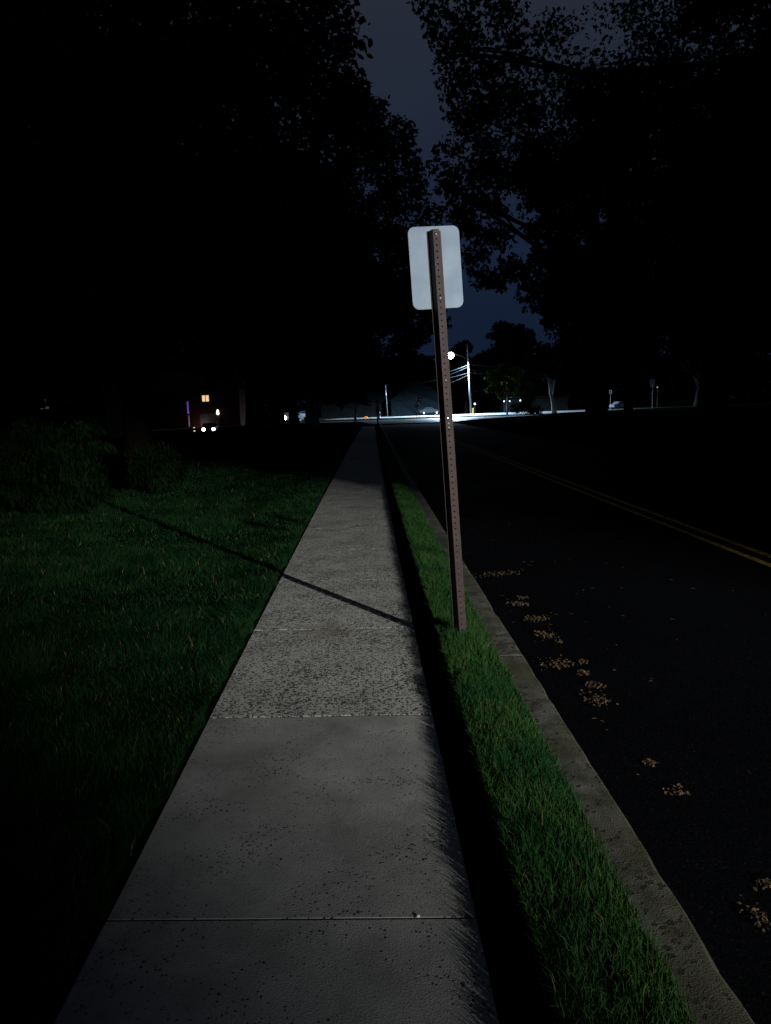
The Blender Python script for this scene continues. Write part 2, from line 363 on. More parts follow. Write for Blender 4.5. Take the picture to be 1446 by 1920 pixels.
# ================================================================ GRASS
def blades(name, X, Y, Z, H, Wd, lean, m, tris=False, bias=(0, 0)):
    n = len(X); a = rng.uniform(0, 2*PI, n); ld = rng.uniform(0, 2*PI, n)
    lx = np.cos(ld)*lean*H+bias[0]*H; ly = np.sin(ld)*lean*H+bias[1]*H
    ux, uy = np.cos(a)*Wd/2, np.sin(a)*Wd/2
    B = np.stack([X, Y, Z], 1); U = np.stack([ux, uy, np.zeros(n)], 1)
    Mi = B+np.stack([lx*.3, ly*.3, H*.55], 1); T = B+np.stack([lx, ly, H*np.clip(1-.35*np.hypot(lx, ly)/H, .3, 1)], 1)
    if tris:
        V = np.stack([B-U, B+U, T], 1).reshape(-1, 3); i = np.arange(n)[:, None]*3
        return fast(name, V, [i+np.array([0, 1, 2])], m)
    V = np.stack([B-U, B+U, Mi+U*.8, Mi-U*.8, T], 1).reshape(-1, 3); i = np.arange(n)[:, None]*5
    return fast(name, V, [i+np.array([0, 1, 2, 3]), i+np.array([3, 2, 4])], m)
M_dead = mat('dead_grass_blades', (.09, .075, .03), .8, (.14, .12, .05), 9, spec=0)
def dead(o, frac):
    o.data.materials.append(M_dead); n_ = len(o.data.polygons)//2; k_ = (rng.random(n_) < frac).astype(np.int32)
    o.data.polygons.foreach_set('material_index', np.concatenate([k_, k_])[:len(o.data.polygons)]); o.data.update()
def vnoise(x, y, s, seed=0):
    r = np.random.default_rng(seed); g = r.random((64, 64)); x = (x*s) % 63; y = (y*s) % 63
    i, j = x.astype(int), y.astype(int); fx, fy = x-i, y-j; fx = fx*fx*(3-2*fx); fy = fy*fy*(3-2*fy)
    return (g[i, j]*(1-fx)+g[i+1, j]*fx)*(1-fy)+(g[i, j+1]*(1-fx)+g[i+1, j+1]*fx)*fy
def veera(y): return -.20*(1-np.exp(-np.maximum(y, 0)/20))
# verge
Xs, Ys, Hs = [], [], []
for y0, y1, dens in ((.9, 4, 17000), (4, 8, 12000), (8, 14, 6500), (14, 26, 2500), (26, 60, 600)):
    n = int((y1-y0)*.38*dens); X = rng.uniform(.430, .792, n); Y = rng.uniform(y0, y1, n)
    Xs.append(X+veera(Y)); Ys.append(Y)
X = np.concatenate(Xs); Y = np.concatenate(Ys); n = len(X)
pn = vnoise(X+5, Y, 7, 3); pl = vnoise(X+5, Y, 22, 4)
loc = X-veera(Y)
H = (.026+.034*pn+.030*pl)*rng.uniform(.55, 1.35, n)*np.where(loc > .74, .75, 1)
Wd = rng.uniform(.0018, .0036, n)*np.clip(Y/5, 1, 4)
Z = np.interp(loc, [.426, .436, .49, .65, .78, .80], [.02, .069, .086, .066, .018, .008])
ex = rng.random(n) < .16; X = np.where(ex, .430+np.abs(rng.normal(0, .010, n))+veera(Y), X); Z = np.where(ex, rng.uniform(.0, .076, n), Z); H = np.where(ex, rng.uniform(.03, .078, n)*(.65+.7*pl), H)
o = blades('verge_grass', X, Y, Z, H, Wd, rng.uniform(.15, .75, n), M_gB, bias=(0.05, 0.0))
dead(o, .022)
tag(o, 'thick green grass on the narrow strip between sidewalk and kerb', 'grass', kind='stuff')
# lawn
Xs, Ys, Ws, Hb = [], [], [], []
for y0, y1, x0, dens, ws in ((1.0, 3.5, -3.2, 9000, 1), (3.5, 6, -5, 6500, 1.2), (6, 9, -7, 3600, 1.6), (9, 14, -9.5, 1800, 2.2), (14, 22, -12, 700, 3.4), (22, 45, -13, 160, 6)):
    n = int((y1-y0)*(-.96-x0)*dens); X = rng.uniform(x0, -.912, n); Y = rng.uniform(y0, y1, n)
    if y0 < 4:      # only what the view wedge can see
        k = X > -.62*Y-1.2; X, Y = X[k], Y[k]
    Xs.append(X+veera(Y)); Ys.append(Y); Ws.append(np.full(len(X), ws))
X = np.concatenate(Xs); Y = np.concatenate(Ys); ws = np.concatenate(Ws); n = len(X)
pn = vnoise(X+20, Y, 2.2, 5)*.6+vnoise(X+20, Y, 8, 6)*.4
cl_ = np.clip(vnoise(X+40, Y, 5, 8)*vnoise(X+40, Y, 1.3, 9)*2.6-.35, 0, 1)
H = (.024+.042*pn+.055*cl_)*rng.uniform(.45, 1.5, n)
Wd = rng.uniform(.0018, .0036, n)*ws
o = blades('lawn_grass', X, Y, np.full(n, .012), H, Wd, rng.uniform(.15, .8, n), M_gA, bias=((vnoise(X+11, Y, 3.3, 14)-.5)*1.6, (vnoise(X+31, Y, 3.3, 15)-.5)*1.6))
dead(o, .02)
tag(o, 'long uneven lawn grass left of the sidewalk', 'grass', kind='stuff')
# few longer tufts hanging over the left sidewalk edge
n = 15000; Y = rng.uniform(1, 14, n); X = -.912-rng.random(n)**2*.05+.022*np.clip(vnoise(Y*3, Y, 3, 77)*2-1, -1, 1)+veera(Y)
blades('edge_grass', X, Y, np.full(n, .0), rng.uniform(.02, .055, n), rng.uniform(.002, .004, n), rng.uniform(.2, .8, n), M_gA, bias=(.15, 0))
tag(bpy.data.objects['edge_grass'], 'grass fringe hanging over the left edge of the sidewalk', 'grass', kind='stuff')
# right lawn far grass, sparse coarse
n = 60000; X = rng.uniform(8.3, 45, n); Y = rng.uniform(12, 96, n); k = (Y < 56) | (X > 8.3+((np.maximum(Y, 54)-54)/42)**1.6*22); X, Y = X[k], Y[k]; n = len(X)
o = blades('park_grass', X, Y, np.full(n, .12), rng.uniform(.05, .14, n), rng.uniform(.02, .05, n), rng.uniform(.2, .7, n), M_gP, tris=True)
tag(o, 'dark mown grass beyond the right side of the road', 'grass', kind='stuff')

# ================================================================ TREES
LEAF = np.array([(0, 0), (.30, .10), (.52, .42), (.26, .50), (.10, 1.0), (-.08, .52), (-.48, .55), (-.33, .14)])   # lobed leaf
OVAL = np.array([(0, 0), (.26, .35), (.20, .75), (0, 1.0), (-.20, .75), (-.26, .35)])
def leaves(name, clumps, per, size, m, parent, shape=LEAF, droop=.3, shell=.35):
    cs = np.array([(c[0], c[1], c[2]) for c in clumps]); rs = np.array([c[3] for c in clumps])
    wt = rs**2; wt = wt/wt.sum(); tot = per
    idx = rng.choice(len(cs), tot, p=wt)
    d = rng.normal(size=(tot, 3)); d /= np.linalg.norm(d, axis=1)[:, None]
    rad = rng.random(tot)**shell
    # twig bundles: attract to sub-centres
    sub = rng.normal(size=(len(cs), 12, 3)); sub /= np.linalg.norm(sub, axis=2)[:, :, None]; sub *= (rng.random((len(cs), 12))**.4)[:, :, None]
    s = sub[idx, rng.integers(0, 12, tot)]
    off = np.where(rng.random(tot)[:, None] < .65, s*.95+d*rad[:, None]*.30, d*rad[:, None])
    off[:, 2] *= .8
    P = cs[idx]+off*rs[idx][:, None]
    v = rng.normal(size=(tot, 3)); v[:, 2] -= droop*2; v /= np.linalg.norm(v, axis=1)[:, None]
    a = rng.normal(size=(tot, 3)); u = np.cross(v, a); u /= np.linalg.norm(u, axis=1)[:, None]
    sz = size*rng.uniform(.6, 1.3, tot); k = len(shape)
    V = P[:, None, :]+(shape[None, :, 0, None]*u[:, None, :]+shape[None, :, 1, None]*v[:, None, :])*sz[:, None, None]
    i = np.arange(tot)[:, None]*k
    return fast(name, V.reshape(-1, 3), [i+np.arange(k)], m, parent)
def trunk(base, top, r0, clumps, m, parent, seed=0, nbr=14):
    r = random.Random(seed); mb = MB(); b = Vector((0, 0, -.15)); t = Vector(top)
    pts = []; n = 7
    for i in range(n+1):
        f = i/n; pts.append(b.lerp(t, f)+Vector((r.uniform(-1, 1), r.uniform(-1, 1), 0))*(.12*math.sin(PI*f)))
    rad = [r0*(1.45 if i == 0 else 1.05 if i == 1 else 1-.62*i/n) for i in range(n+1)]
    mb.tube(pts, rad, 10)
    tr = mb.build('trunk', m, parent, smooth=True)
    br = MB()
    cl = sorted(clumps, key=lambda c: -c[3])[:nbr]+r.sample(list(clumps), min(len(clumps), nbr))
    for c in cl:
        cr_ = c[3]; c = Vector(c[:3]); f = r.uniform(.35, .95); s = b.lerp(t, f); 
        if c.z < s.z: s = b.lerp(t, max(.25, min(.9, (c.z-1.0)/max(1, t.z))))
        mid = s.lerp(c, .5)+Vector((r.uniform(-.4, .4), r.uniform(-.4, .4), r.uniform(.1, .8)))
        q = r0*r.uniform(.22, .38); q1 = s.lerp(mid, .5)+Vector((r.uniform(-.2, .2), r.uniform(-.2, .2), .1))
        br.tube([s, q1, mid, mid.lerp(c, .5)+Vector((r.uniform(-.2, .2), r.uniform(-.2, .2), 0)), c], [q, q*.8, q*.6, q*.4, q*.15], 6)
        for _ in range(3):
            e = c+Vector((r.uniform(-1, 1), r.uniform(-1, 1), r.uniform(-.7, .7)))*cr_*.75
            st = mid.lerp(c, r.uniform(.2, .9)); br.tube([st, st.lerp(e, .5)+Vector((0, 0, .15)), e], [q*.3, q*.2, q*.08], 4)
    br.build('branches', m, parent, smooth=True)
def crown(cx, cy, cz, rx_, ry, rz_, n, rc, seed, zmin=None):
    r = random.Random(seed); out_ = []
    while len(out_) < n:
        x, y, z = (r.uniform(-1, 1) for _ in range(3)); q = x*x+y*y+z*z
        if q > 1 or (q < .2 and r.random() < .6): continue
        out_.append((cx+x*rx_, cy+y*ry, cz+z*rz_, rc*r.uniform(.7, 1.3)))
    return out_
def tree(name, label, base, h, r0, clumps, per, size, lm, bm, group=None, shape=LEAF, seed=0, cat='tree', nbr=14, droop=.3, top=None):
    b = Vector(base); e = empty(name, b); tag(e, label, cat, group)
    loc = [(c[0]-b.x, c[1]-b.y, c[2]-b.z, c[3]) for c in clumps]
    trunk(None, top or (random.Random(seed).uniform(-.6, .6), random.Random(seed+1).uniform(-.4, .4), h*.8), r0, loc, bm, e, seed, nbr)
    leaves('crown', loc, per, size, lm, e, shape, droop); return e
def pc(lst): return [(*AT(px, py, D), r) for px, py, D, r in lst]   # clumps that hang into the open sky gap

GL = 'big trees along the left lawn'; GR = 'big trees on the right of the road'
# left row
c1 = crown(-8.6, 15.5, 9.6, 6.0, 5.0, 5.6, 64, 1.5, 21)+pc([(515, 40, 14, 1.2), (560, 110, 14, 1.0), (615, 30, 14, .55), (620, -10, 14, .55), (560, 200, 15, 1.2), (635, 120, 15, .5), (650, 165, 15, .45), (560, 260, 15, 1.6), (500, 120, 14, 1.7), (420, 60, 14, 1.7), (640, 70, 15, .22), (655, 100, 15, .25)])
tree('shade_tree', 'huge dark tree filling the upper left, behind the drooping shrub', (-9.8, 16.0, 0), 15, .38, c1, 110000, .14, M_leafL, M_bark, GL, seed=1, shape=OVAL)
c2 = crown(-7.6, 26, 10.6, 5.0, 5.0, 6.4, 60, 1.5, 22)+pc([(620, 190, 24, 1.3), (665, 200, 24, .8), (695, 205, 24, .5), (715, 195, 24, .3), (690, 270, 24, 1.2), (735, 260, 24, .7), (762, 242, 24, .35), (745, 225, 24, .25), (720, 340, 25, 1.4), (755, 320, 25, .7), (745, 400, 26, 1.4), (670, 150, 24, .3), (650, 240, 24, 1.3), (772, 290, 24, .30), (770, 345, 25, .5)])
tree('shade_tree', 'tall dark tree edging the left of the open sky gap', (-8.2, 26, 0), 18, .40, c2, 95000, .17, M_leafL, M_bark, GL, seed=2, shape=OVAL)
c3 = crown(-4.5, 40, 9.2, 5.4, 5.0, 5.4, 64, 1.7, 23)+pc([(760, 470, 38, 2.0), (770, 540, 38, 1.6), (800, 560, 38, 1.2), (820, 600, 39, .8), (775, 610, 39, 1.3), (740, 590, 38, 1.8), (800, 625, 39, .5), (690, 560, 38, 2), (760, 640, 40, .9)])
tree('shade_tree', 'dark tree whose leaves hang down left of the sign post below the sign', (-4.22, 40, 0), 17, .23, c3, 70000, .24, M_leafL, M_bark, GL, seed=3)
c4 = crown(-4.9, 60, 10.5, 6.6, 5, 6.8, 64, 2.0, 24)+pc([(740, 660, 58, 1.5), (765, 670, 58, .9), (750, 700, 58, .8), (700, 690, 58, 1.5), (780, 640, 58, .7)])
tree('shade_tree', 'far dark tree of the left row with a thick trunk tinted blue', (-4.9, 60, 0), 17, .45, c4, 44000, .36, M_leafL, M_pbark, GL, seed=4)
c5 = crown(-17, 22, 12.0, 8, 7, 8.5, 60, 2.1, 25)
tree('shade_tree', 'wide dark tree at the far left edge behind the row', (-17, 24, -.0), 19, .5, c5, 46000, .30, M_leafL, M_bark, GL, seed=5, shape=OVAL)
c6 = crown(-15, 42, 13.0, 9, 7, 9.5, 60, 2.3, 26)
tree('shade_tree', 'dark tree between the lit blinds and the garage house', (-15.5, 42, -.2), 20, .5, c6, 44000, .36, M_leafL, M_bark, GL, seed=6)
c7 = crown(-11.5, 66, 13.5, 7.5, 7, 9.0, 56, 2.4, 27)
tree('shade_tree', 'dark tree standing before the lit street left of the headlit car', (-11.0, 68, -.0), 20, .5, c7, 40000, .42, M_leafL, M_bark, GL, seed=7)
c8 = crown(-6.8, 52, 11, 4.6, 4, 6, 40, 1.9, 28)
tree('shade_tree', 'dark tree with a slim black trunk just right of the headlit car', (-6.45, 52, 0), 17, .30, c8, 26000, .34, M_leafL, M_bark, GL, seed=8)
# right side
cA = crown(10.2, 16.5, 10.6, 6.2, 4.6, 4.9, 62, 1.35, 31)+pc([(850, 50, 15, .55), (815, 5, 15, .45), (870, 10, 15, .8), (815, 60, 15, .2), (865, 110, 15, .6), (835, 90, 15, .25), (870, 165, 15, .5), (840, 165, 15, .25), (850, 205, 16, .3), (880, 215, 16, .5), (880, 265, 16, .6), (835, 285, 16, .35), (820, 320, 16, .3), (855, 325, 16, .4), (900, 60, 15, 1.2), (930, 180, 16, 1.2), (960, 280, 16, .9), (1080, 300, 16, 1.4), (1200, 330, 16, 1.5), (905, 130, 15, .9), (910, 200, 16, .8), (1010, 230, 16, 1.2)])
tree('maple_tree', 'huge dark maple overhanging the road at the upper right', (11.6, 16.0, .1), 15, .36, cA, 80000, .10, M_leafR, M_bark, GR, seed=11)
cB = crown(13.6, 29, 10.0, 6.6, 5, 6.0, 60, 1.6, 32)+pc([(1300, 560, 28, 1.4), (1400, 580, 28, 1.5), (1230, 520, 28, 1.4)])
tree('maple_tree', 'dark maple with the broad black trunk at the far right', (13.0, 28.6, .1), 16, .46, cB, 50000, .18, M_leafR, M_bark, GR, seed=12)
cC = crown(11.9, 36, 10.4, 4.6, 4, 5.6, 34, 1.4, 33)+pc([(900, 340, 24, .9), (865, 370, 24, .6), (835, 350, 24, .35), (850, 400, 24, .5), (925, 320, 24, .8), (905, 410, 24, .9), (1010, 410, 25, .8), (890, 480, 24, .6), (905, 520, 24, .5), (935, 520, 24, .55), (960, 500, 24, .6), (1000, 560, 25, .6), (985, 520, 25, .5), (1040, 560, 26, .9), (1030, 500, 26, .9), (1060, 430, 26, 1.1), (1060, 600, 28, 1.0), (1090, 520, 28, 1.2), (1150, 560, 28, 1.3), (1170, 460, 28, 1.4), (960, 330, 25, .6), (1010, 330, 25, .8), (940, 445, 24, .5), (1075, 655, 34, .9), (1150, 640, 34, 1.3), (870, 420, 24, .6)])
tree('maple_tree', 'dark maple whose leafy branches hang right of the blank sign', (11.4, 38, .1), 15, .50, cC, 60000, .155, M_leafR, M_bark, GR, seed=13, nbr=30)
cD = crown(24, 40, 11, 9, 7, 8.5, 50, 2.3, 34)
tree('maple_tree', 'dark tree deep in the park at the right edge', (24, 42, .1), 18, .5, cD, 36000, .34, M_leafR, M_bark, GR, seed=14)
for x_, y_, l_, sd_ in ((-27, 36, 'low dark tree at the far left edge beyond the drooping shrub', 35), (-24, 54, 'dark tree right of the lit blinds', 36), (-40, 70, 'dark tree behind the house with the lit blinds', 37), (-31, 84, 'dark tree left of the garage house', 38)):
    tree('shade_tree', l_, (x_-3, y_, gz(x_-3, y_)), 14, .35, crown(x_, y_, 9.0, 7.5, 5, 5.2, 46, 2.0, sd_), 24000, .38, M_leafL, M_bark, GL, seed=sd_)
for x_, y_, l_, sd_ in ((33, 60, 'dark park tree between the double sign and the broad trunk', 45), (44, 74, 'dark park tree at the right edge far back', 46), (24, 70, 'dark park tree left of the double sign', 47)):
    tree('maple_tree', l_, (x_, y_, .12), 15, .35, crown(x_, y_, 11.0, 8, 5, 6.0, 46, 2.0, sd_), 24000, .40, M_leafR, M_bark, GR, seed=sd_)
# beyond the lamp-lit junction
M_leafF = leafmat('distant_leaves', (.0015, .004, .0015), (.004, .008, .003))
def dist_tree(px, topy, halfw, D, label, name='far_tree', lm=M_leafF, n=16000, size=.5, base=None, zlo=2.5):
    t = AT(px, topy, D); rad = halfw*D/F; zb = zlo; cz = (t.z+zb)/2
    cl = crown(t.x, D, cz, rad*.85, rad*.8, (t.z-zb)/2*.9, 26, rad*.30, int(px))
    return tree(name, label, (t.x, D, gz(t.x, D)), t.z, .25+rad*.03, cl, n, size, lm, M_bark, 'trees beyond the junction', seed=int(px), nbr=6)
dist_tree(975, 588, 78, 168, 'round dark treetop against the sky right of the utility pole', n=22000, size=.7)
dist_tree(872, 632, 44, 185, 'small dark treetop behind the bright street lamp', size=.7)
dist_tree(800, 665, 46, 190, 'low dark tree behind the wires left of the sign post', size=.7)
dist_tree(1080, 620, 60, 175, 'dark tree behind the pale leaning trunk', size=.7)
dist_tree(1190, 610, 80, 182, 'dark tree behind the oval sign and double sign', size=.7, n=20000)
dist_tree(1330, 600, 90, 186, 'dark tree beyond the street at the far right', size=.7, n=20000)
dist_tree(700, 655, 70, 188, 'dark tree behind the stop sign left of the road', size=.7)
dist_tree(590, 640, 80, 186, 'dark tree behind the street name sign', size=.7)
dist_tree(460, 600, 90, 170, 'dark tree beyond the headlit car', size=.7, n=20000)
dist_tree(300, 590, 110, 160, 'dark tree behind the garage house', size=.7, n=20000)
dist_tree(150, 580, 110, 130, 'dark tree behind the lit blinds', size=.6, n=20000)
n = 60000; X = rng.uniform(-230, 270, n); Yw = 215+rng.uniform(-6, 6, n)
hw_ = 8+8*vnoise(X+300, X*0+3, .09, 31)+4*vnoise(X+300, X*0+9, .35, 32)
Zw = rng.random(n)*hw_
d = rng.normal(size=(n, 3)); d /= np.linalg.norm(d, axis=1)[:, None]; u = np.cross(d, rng.normal(size=(n, 3))); u /= np.linalg.norm(u, axis=1)[:, None]
Pw = np.stack([X, Yw, Zw], 1); sw = rng.uniform(.8, 1.7, n)
Vw = Pw[:, None, :]+(OVAL[None, :, 0, None]*1.6*u[:, None, :]+OVAL[None, :, 1, None]*d[:, None, :])*sw[:, None, None]
tag(fast('distant_woods', Vw.reshape(-1, 3), [np.arange(n)[:, None]*6+np.arange(6)], M_leafF), 'dark line of distant woods behind the houses', 'woods', kind='stuff')
# small lit trees
b = G(950, 776); b = Vector((b.x, 122, 0)); bx_ = AT(949, 770, 122)
cl = [(*AT(px, py, 122), r) for px, py, r in ((925, 705, 1.5), (950, 700, 1.7), (935, 725, 1.4), (962, 722, 1.3), (945, 690, 1.2), (920, 730, .9), (958, 735, 1.0), (970, 700, 1.2), (940, 742, .8))]
tree('street_tree', 'small yellow green tree lit by the street lamp above a stop sign', (bx_.x+.3, 122.6, .1), 7, .13, cl, 5200, .34, M_leafY, M_pbark, 'small trees by the junction', seed=41, nbr=6, top=(0, 0, 5.5))
cl = [(*AT(px, py, 96), r) for px, py, r in ((650, 745, 1.2), (672, 742, 1.1), (640, 755, .8), (684, 752, .7), (662, 730, 1.3), (630, 738, 1.2), (615, 752, .8))]
b = AT(667, 790, 96)
tree('street_tree', 'small dim green tree with a thin pale trunk left of the sidewalk end', (b.x, 96, 0), 6, .16, cl, 2600, .30, M_bush, M_pbark, 'small trees by the junction', seed=42, nbr=5, top=(-.1, 0, 4.6))
def bare(px, pyb, D, h, r0, lean, label, seed, crownz):
    b = AT(px, pyb, D); b.z = .1
    cl = crown(b.x+lean, D, crownz, 3.2, 3, 2.6, 18, 1.1, seed)
    return tree('street_tree', label, b, h, r0, cl, 7000, .36, M_leafR, M_pbark, 'small trees by the junction', seed=seed, nbr=5, top=(lean, 0, h*.6))
bare(1040, 777, 118, 9, .30, -1.0, 'pale leaning trunk lit by the lamp, right of the round bush', 43, 8.2)
bare(1303, 763, 148, 9, .34, .9, 'pale curved trunk by the street left of the broad black trunk', 44, 8.2)

# ---------------------------------------------------------------- shrubs
def shrub(px, pyb, D, clumps, label, n, size, lm=M_bush, name='shrub', group='dark shrubs'):
    b = AT(px, pyb, D); b.z = gz(b.x, D); e = empty(name, b); tag(e, label, 'shrub', group)
    loc = [(*(Vector(c[:3])-b), c[3]) for c in clumps]
    mb = MB(); r = random.Random(int(px))
    for c in loc:
        s = Vector((r.uniform(-.15, .15), r.uniform(-.15, .15), -.05)); c = Vector(c[:3]); mb.tube([s, s.lerp(c, .5)+Vector((0, 0, .15)), c], [.03, .02, .008], 5)
    mb.build('stems', M_bark, e, smooth=True); leaves('foliage', loc, n, size, lm, e, OVAL*np.array([.7, 1.25]), droop=1.3, shell=.55); return e
LONG = None
cl = pc([(60, 900, 12.6, .45), (120, 880, 12.3, .50), (160, 900, 12.2, .42), (110, 930, 12.1, .38), (150, 925, 12.1, .35), (60, 935, 12.4, .35), (10, 920, 12.8, .45), (90, 850, 12.8, .45), (205, 870, 12.6, .34), (190, 850, 12.8, .30), (140, 815, 13.2, .40), (20, 860, 13, .5), (-40, 900, 13, .5), (215, 890, 12.5, .25), (60, 820, 13.3, .5), (175, 845, 12.4, .16), (195, 915, 12.2, .15), (130, 845, 12.5, .18), (90, 815, 13, .2), (170, 800, 13.2, .2), (30, 835, 12.8, .2), (215, 855, 12.6, .14), (150, 950, 12, .14), (100, 952, 12, .15), (60, 955, 12.2, .15)])
shrub(100, 962, 12.7, cl, 'drooping dark green shrub on the lawn at the far left', 16000, .105)
cl = pc([(275, 860, 15.5, .40), (300, 850, 15.6, .35), (285, 885, 15.2, .35), (320, 880, 15.5, .3), (255, 885, 15.3, .3), (300, 905, 15, .25)])
shrub(288, 922, 15.4, cl, 'lower dark shrub just right of the drooping one', 6000, .10)
cl = pc([(985, 762, 116, 1.5), (1000, 765, 116, 1.2), (970, 765, 116, 1.2), (988, 750, 117, 1.1), (1010, 768, 116, .8)])
shrub(988, 776, 116, cl, 'round dark bush by the junction right of the lit tree', 3000, .25, M_leafR)

# ================================================================ SIGN POST (main subject)
def sign_post():
    base = G(866.5, 1199, .055)
    top = AT(815.5, 431, base.y)
    ax = (top-base).normalized(); LNG = (top-base).length
    e = empty('sign_post', base)
    zq = Vector((0, 0, 1)).rotation_difference(ax)
    # turned a little so that its back web looks down the sidewalk towards us
    e.rotation_mode = 'QUATERNION'; e.rotation_quaternion = zq @ Matrix.Rotation(math.radians(9), 3, 'Z').to_quaternion()
    tag(e, 'leaning rusty brown perforated post carrying a blank sign back in the grass strip', 'sign post')
    # hat channel: web towards the viewer, flanges on the sign; holes cut in the web
    t = .004
    xs_ = [-.044, -.034, -.019, .019, .034, .044]; ys_ = [.030, .030, -.022, -.022, .030, .030]
    mb = MB()
    prof_o = list(zip(xs_, ys_)); prof_i = [(-.044, .034), (-.0308, .034), (-.0165, -.018), (.0165, -.018), (.0308, .034), (.044, .034)]
    z0, z1 = -.25, LNG
    for i in range(5):
        if i == 2: continue
        a, b2 = prof_o[i], prof_o[i+1]; c, d = prof_i[i+1], prof_i[i]
        mb.add([(a[0], a[1], z0), (b2[0], b2[1], z0), (c[0], c[1], z0), (d[0], d[1], z0), (a[0], a[1], z1), (b2[0], b2[1], z1), (c[0], c[1], z1), (d[0], d[1], z1)],
               [(0, 1, 5, 4), (1, 2, 6, 5), (2, 3, 7, 6), (3, 0, 4, 7), (4, 5, 6, 7), (3, 2, 1, 0)])
    # web with punched holes
    pitch = .0508/1.35; hr = .0055; yo, yi = -.022, -.018; hw = .019; nh = int((z1-z0)/pitch)
    for k in range(nh):
        za = z0+k*(z1-z0)/nh; zb = z0+(k+1)*(z1-z0)/nh; zc = (za+zb)/2
        hole = [(hr*math.cos(PI/4+q*PI/4), zc+hr*math.sin(PI/4+q*PI/4)) for q in range(8)]
        outer = [(hw, zb), (0, zb), (-hw, zb), (-hw, zc), (-hw, za), (0, za), (hw, za), (hw, zc)]
        Vv = [(x, yo, z) for x, z in hole]+[(x, yo, z) for x, z in outer]+[(x, yi, z) for x, z in hole]
        Ff = [(q, (q+1) % 8, 8+(q+1) % 8, 8+q) for q in range(8)]+[(16+q, 16+(q+1) % 8, (q+1) % 8, q) for q in range(8)]
        mb.add(Vv, Ff)
    p = mb.build('post', M_rust, e)
    # sign panel
    wS, hS, rr = .328, .500, .042; zc = LNG+.030-hS/2
    poly = []
    for cx, cy, a0 in ((wS/2-rr, hS/2-rr, 0), (-wS/2+rr, hS/2-rr, 90), (-wS/2+rr, -hS/2+rr, 180), (wS/2-rr, -hS/2+rr, 270)):
        for q in range(7): a = math.radians(a0+q*15); poly.append((cx+rr*math.cos(a), cy+rr*math.sin(a)))
    MB().prism(poly, .003, (.0, .0362, zc)).build('sign_panel', M_alu, e)
    for zz in (LNG-.032, zc-hS/2+.055):
        b = MB(); 
        V = [(.0065*math.cos(q*PI/3), -.0245, zz+.0065*math.sin(q*PI/3)) for q in range(6)]
        V2 = [(.0065*math.cos(q*PI/3), -.0300, zz+.0065*math.sin(q*PI/3)) for q in range(6)]
        b.add(V+V2, [tuple(range(5, -1, -1))[::-1], tuple(range(11, 5, -1))]+[(q, (q+1) % 6, 6+(q+1) % 6, 6+q) for q in range(6)])
        b.build('bolt', M_bolt, e)
    # joint bolts where the post is spliced low down (bright)
    for f in (.575, .588, .70):
        b = MB(); zz = LNG*(1-f) if 0 else LNG*(1-(f-.0)) 
    for py in (779, 787, 700):
        zz = (1199-py)/768.0*LNG
        b = MB(); V = [(.006*math.cos(q*PI/3), -.0225, zz+.006*math.sin(q*PI/3)) for q in range(6)]; V2 = [(.006*math.cos(q*PI/3), -.0265, zz+.006*math.sin(q*PI/3)) for q in range(6)]
        b.add(V+V2, [tuple(range(6)), tuple(range(11, 5, -1))]+[(q, (q+1) % 6, 6+(q+1) % 6, 6+q) for q in range(6)])
        b.build('bolt', M_bolt, e)
sign_post()

# ================================================================ JUNCTION: utility pole, lamp, wires, signs
PD = 140.0
pb = AT(883.5, 777, PD); pb.z = .0; ptop = AT(876.5, 645, PD)
def emitter(name, col, s): return mat(name, (.8, .8, .8), .5, emit=col, es=s)
def utility_pole(name, base, top, label, lampP=None, r=.17, group=None, globe=.42):
    e = empty(name, base); tag(e, label, 'utility pole', group); t = top-base
    MB().tube([(0, 0, -.3), t*.5, t], [r*1.15, r, r*.75], 10).build('pole', M_wood, e, smooth=True)
    if lampP is not None:
        l = lampP-base; a = t*((l.z-.9)/t.z)
        MB().tube([a, a.lerp(l, .35)+Vector((0, 0, .45)), a.lerp(l, .7)+Vector((0, 0, .45)), l+Vector((0, 0, .78))], .045, 7).build('lamp_arm', M_arm, e, smooth=True)
        h = MB().lathe([(.10, .82), (.20, .78), (.30, .70), (.34, globe*.85)], l, 14).build('lamp_head', M_galv, e, smooth=True)
        MB().lathe([(globe*math.cos(a*PI/12), globe*math.sin(a*PI/12)) for a in (5.5, 4.5, 3, 1.5, 0, -1.5, -3, -4.5, -5.7)], l, 18).build('lamp_globe', emitter('lamp_glass', (.72, .86, 1.0), 60), h, smooth=True)
    ins = MB()
    for zz in (.55, .48): pass
    f1 = t*.715; ins.box((f1.x, f1.y-.2, f1.z), (.16, .10, .5), .02); ins.build('bracket', M_galv, e)
    return e
lampP = AT(845, 666.5, PD-.6)
pole1 = utility_pole('utility_pole', pb, ptop, 'tall pale utility pole with the lit street lamp at the junction', lampP, r=.17, globe=.60)
MB().box((0.35, -.25, .55), (.18, .05, 1.1), .02).build('marker_panel', mat('yellow_marker', (.5, .32, .02), .5), pole1)
ld = bpy.data.lights.new('far_street_lamp_light', 'SPOT'); ld.spot_size = math.radians(168); ld.spot_blend = .30; ld.energy = 160000; ld.color = (.52, .76, 1.0); ld.shadow_soft_size = .25
lo = bpy.data.objects.new('lamp_light', ld); C.objects.link(lo); lo.parent = pole1; lo.location = lampP-pb+Vector((0, -.1, -.80))
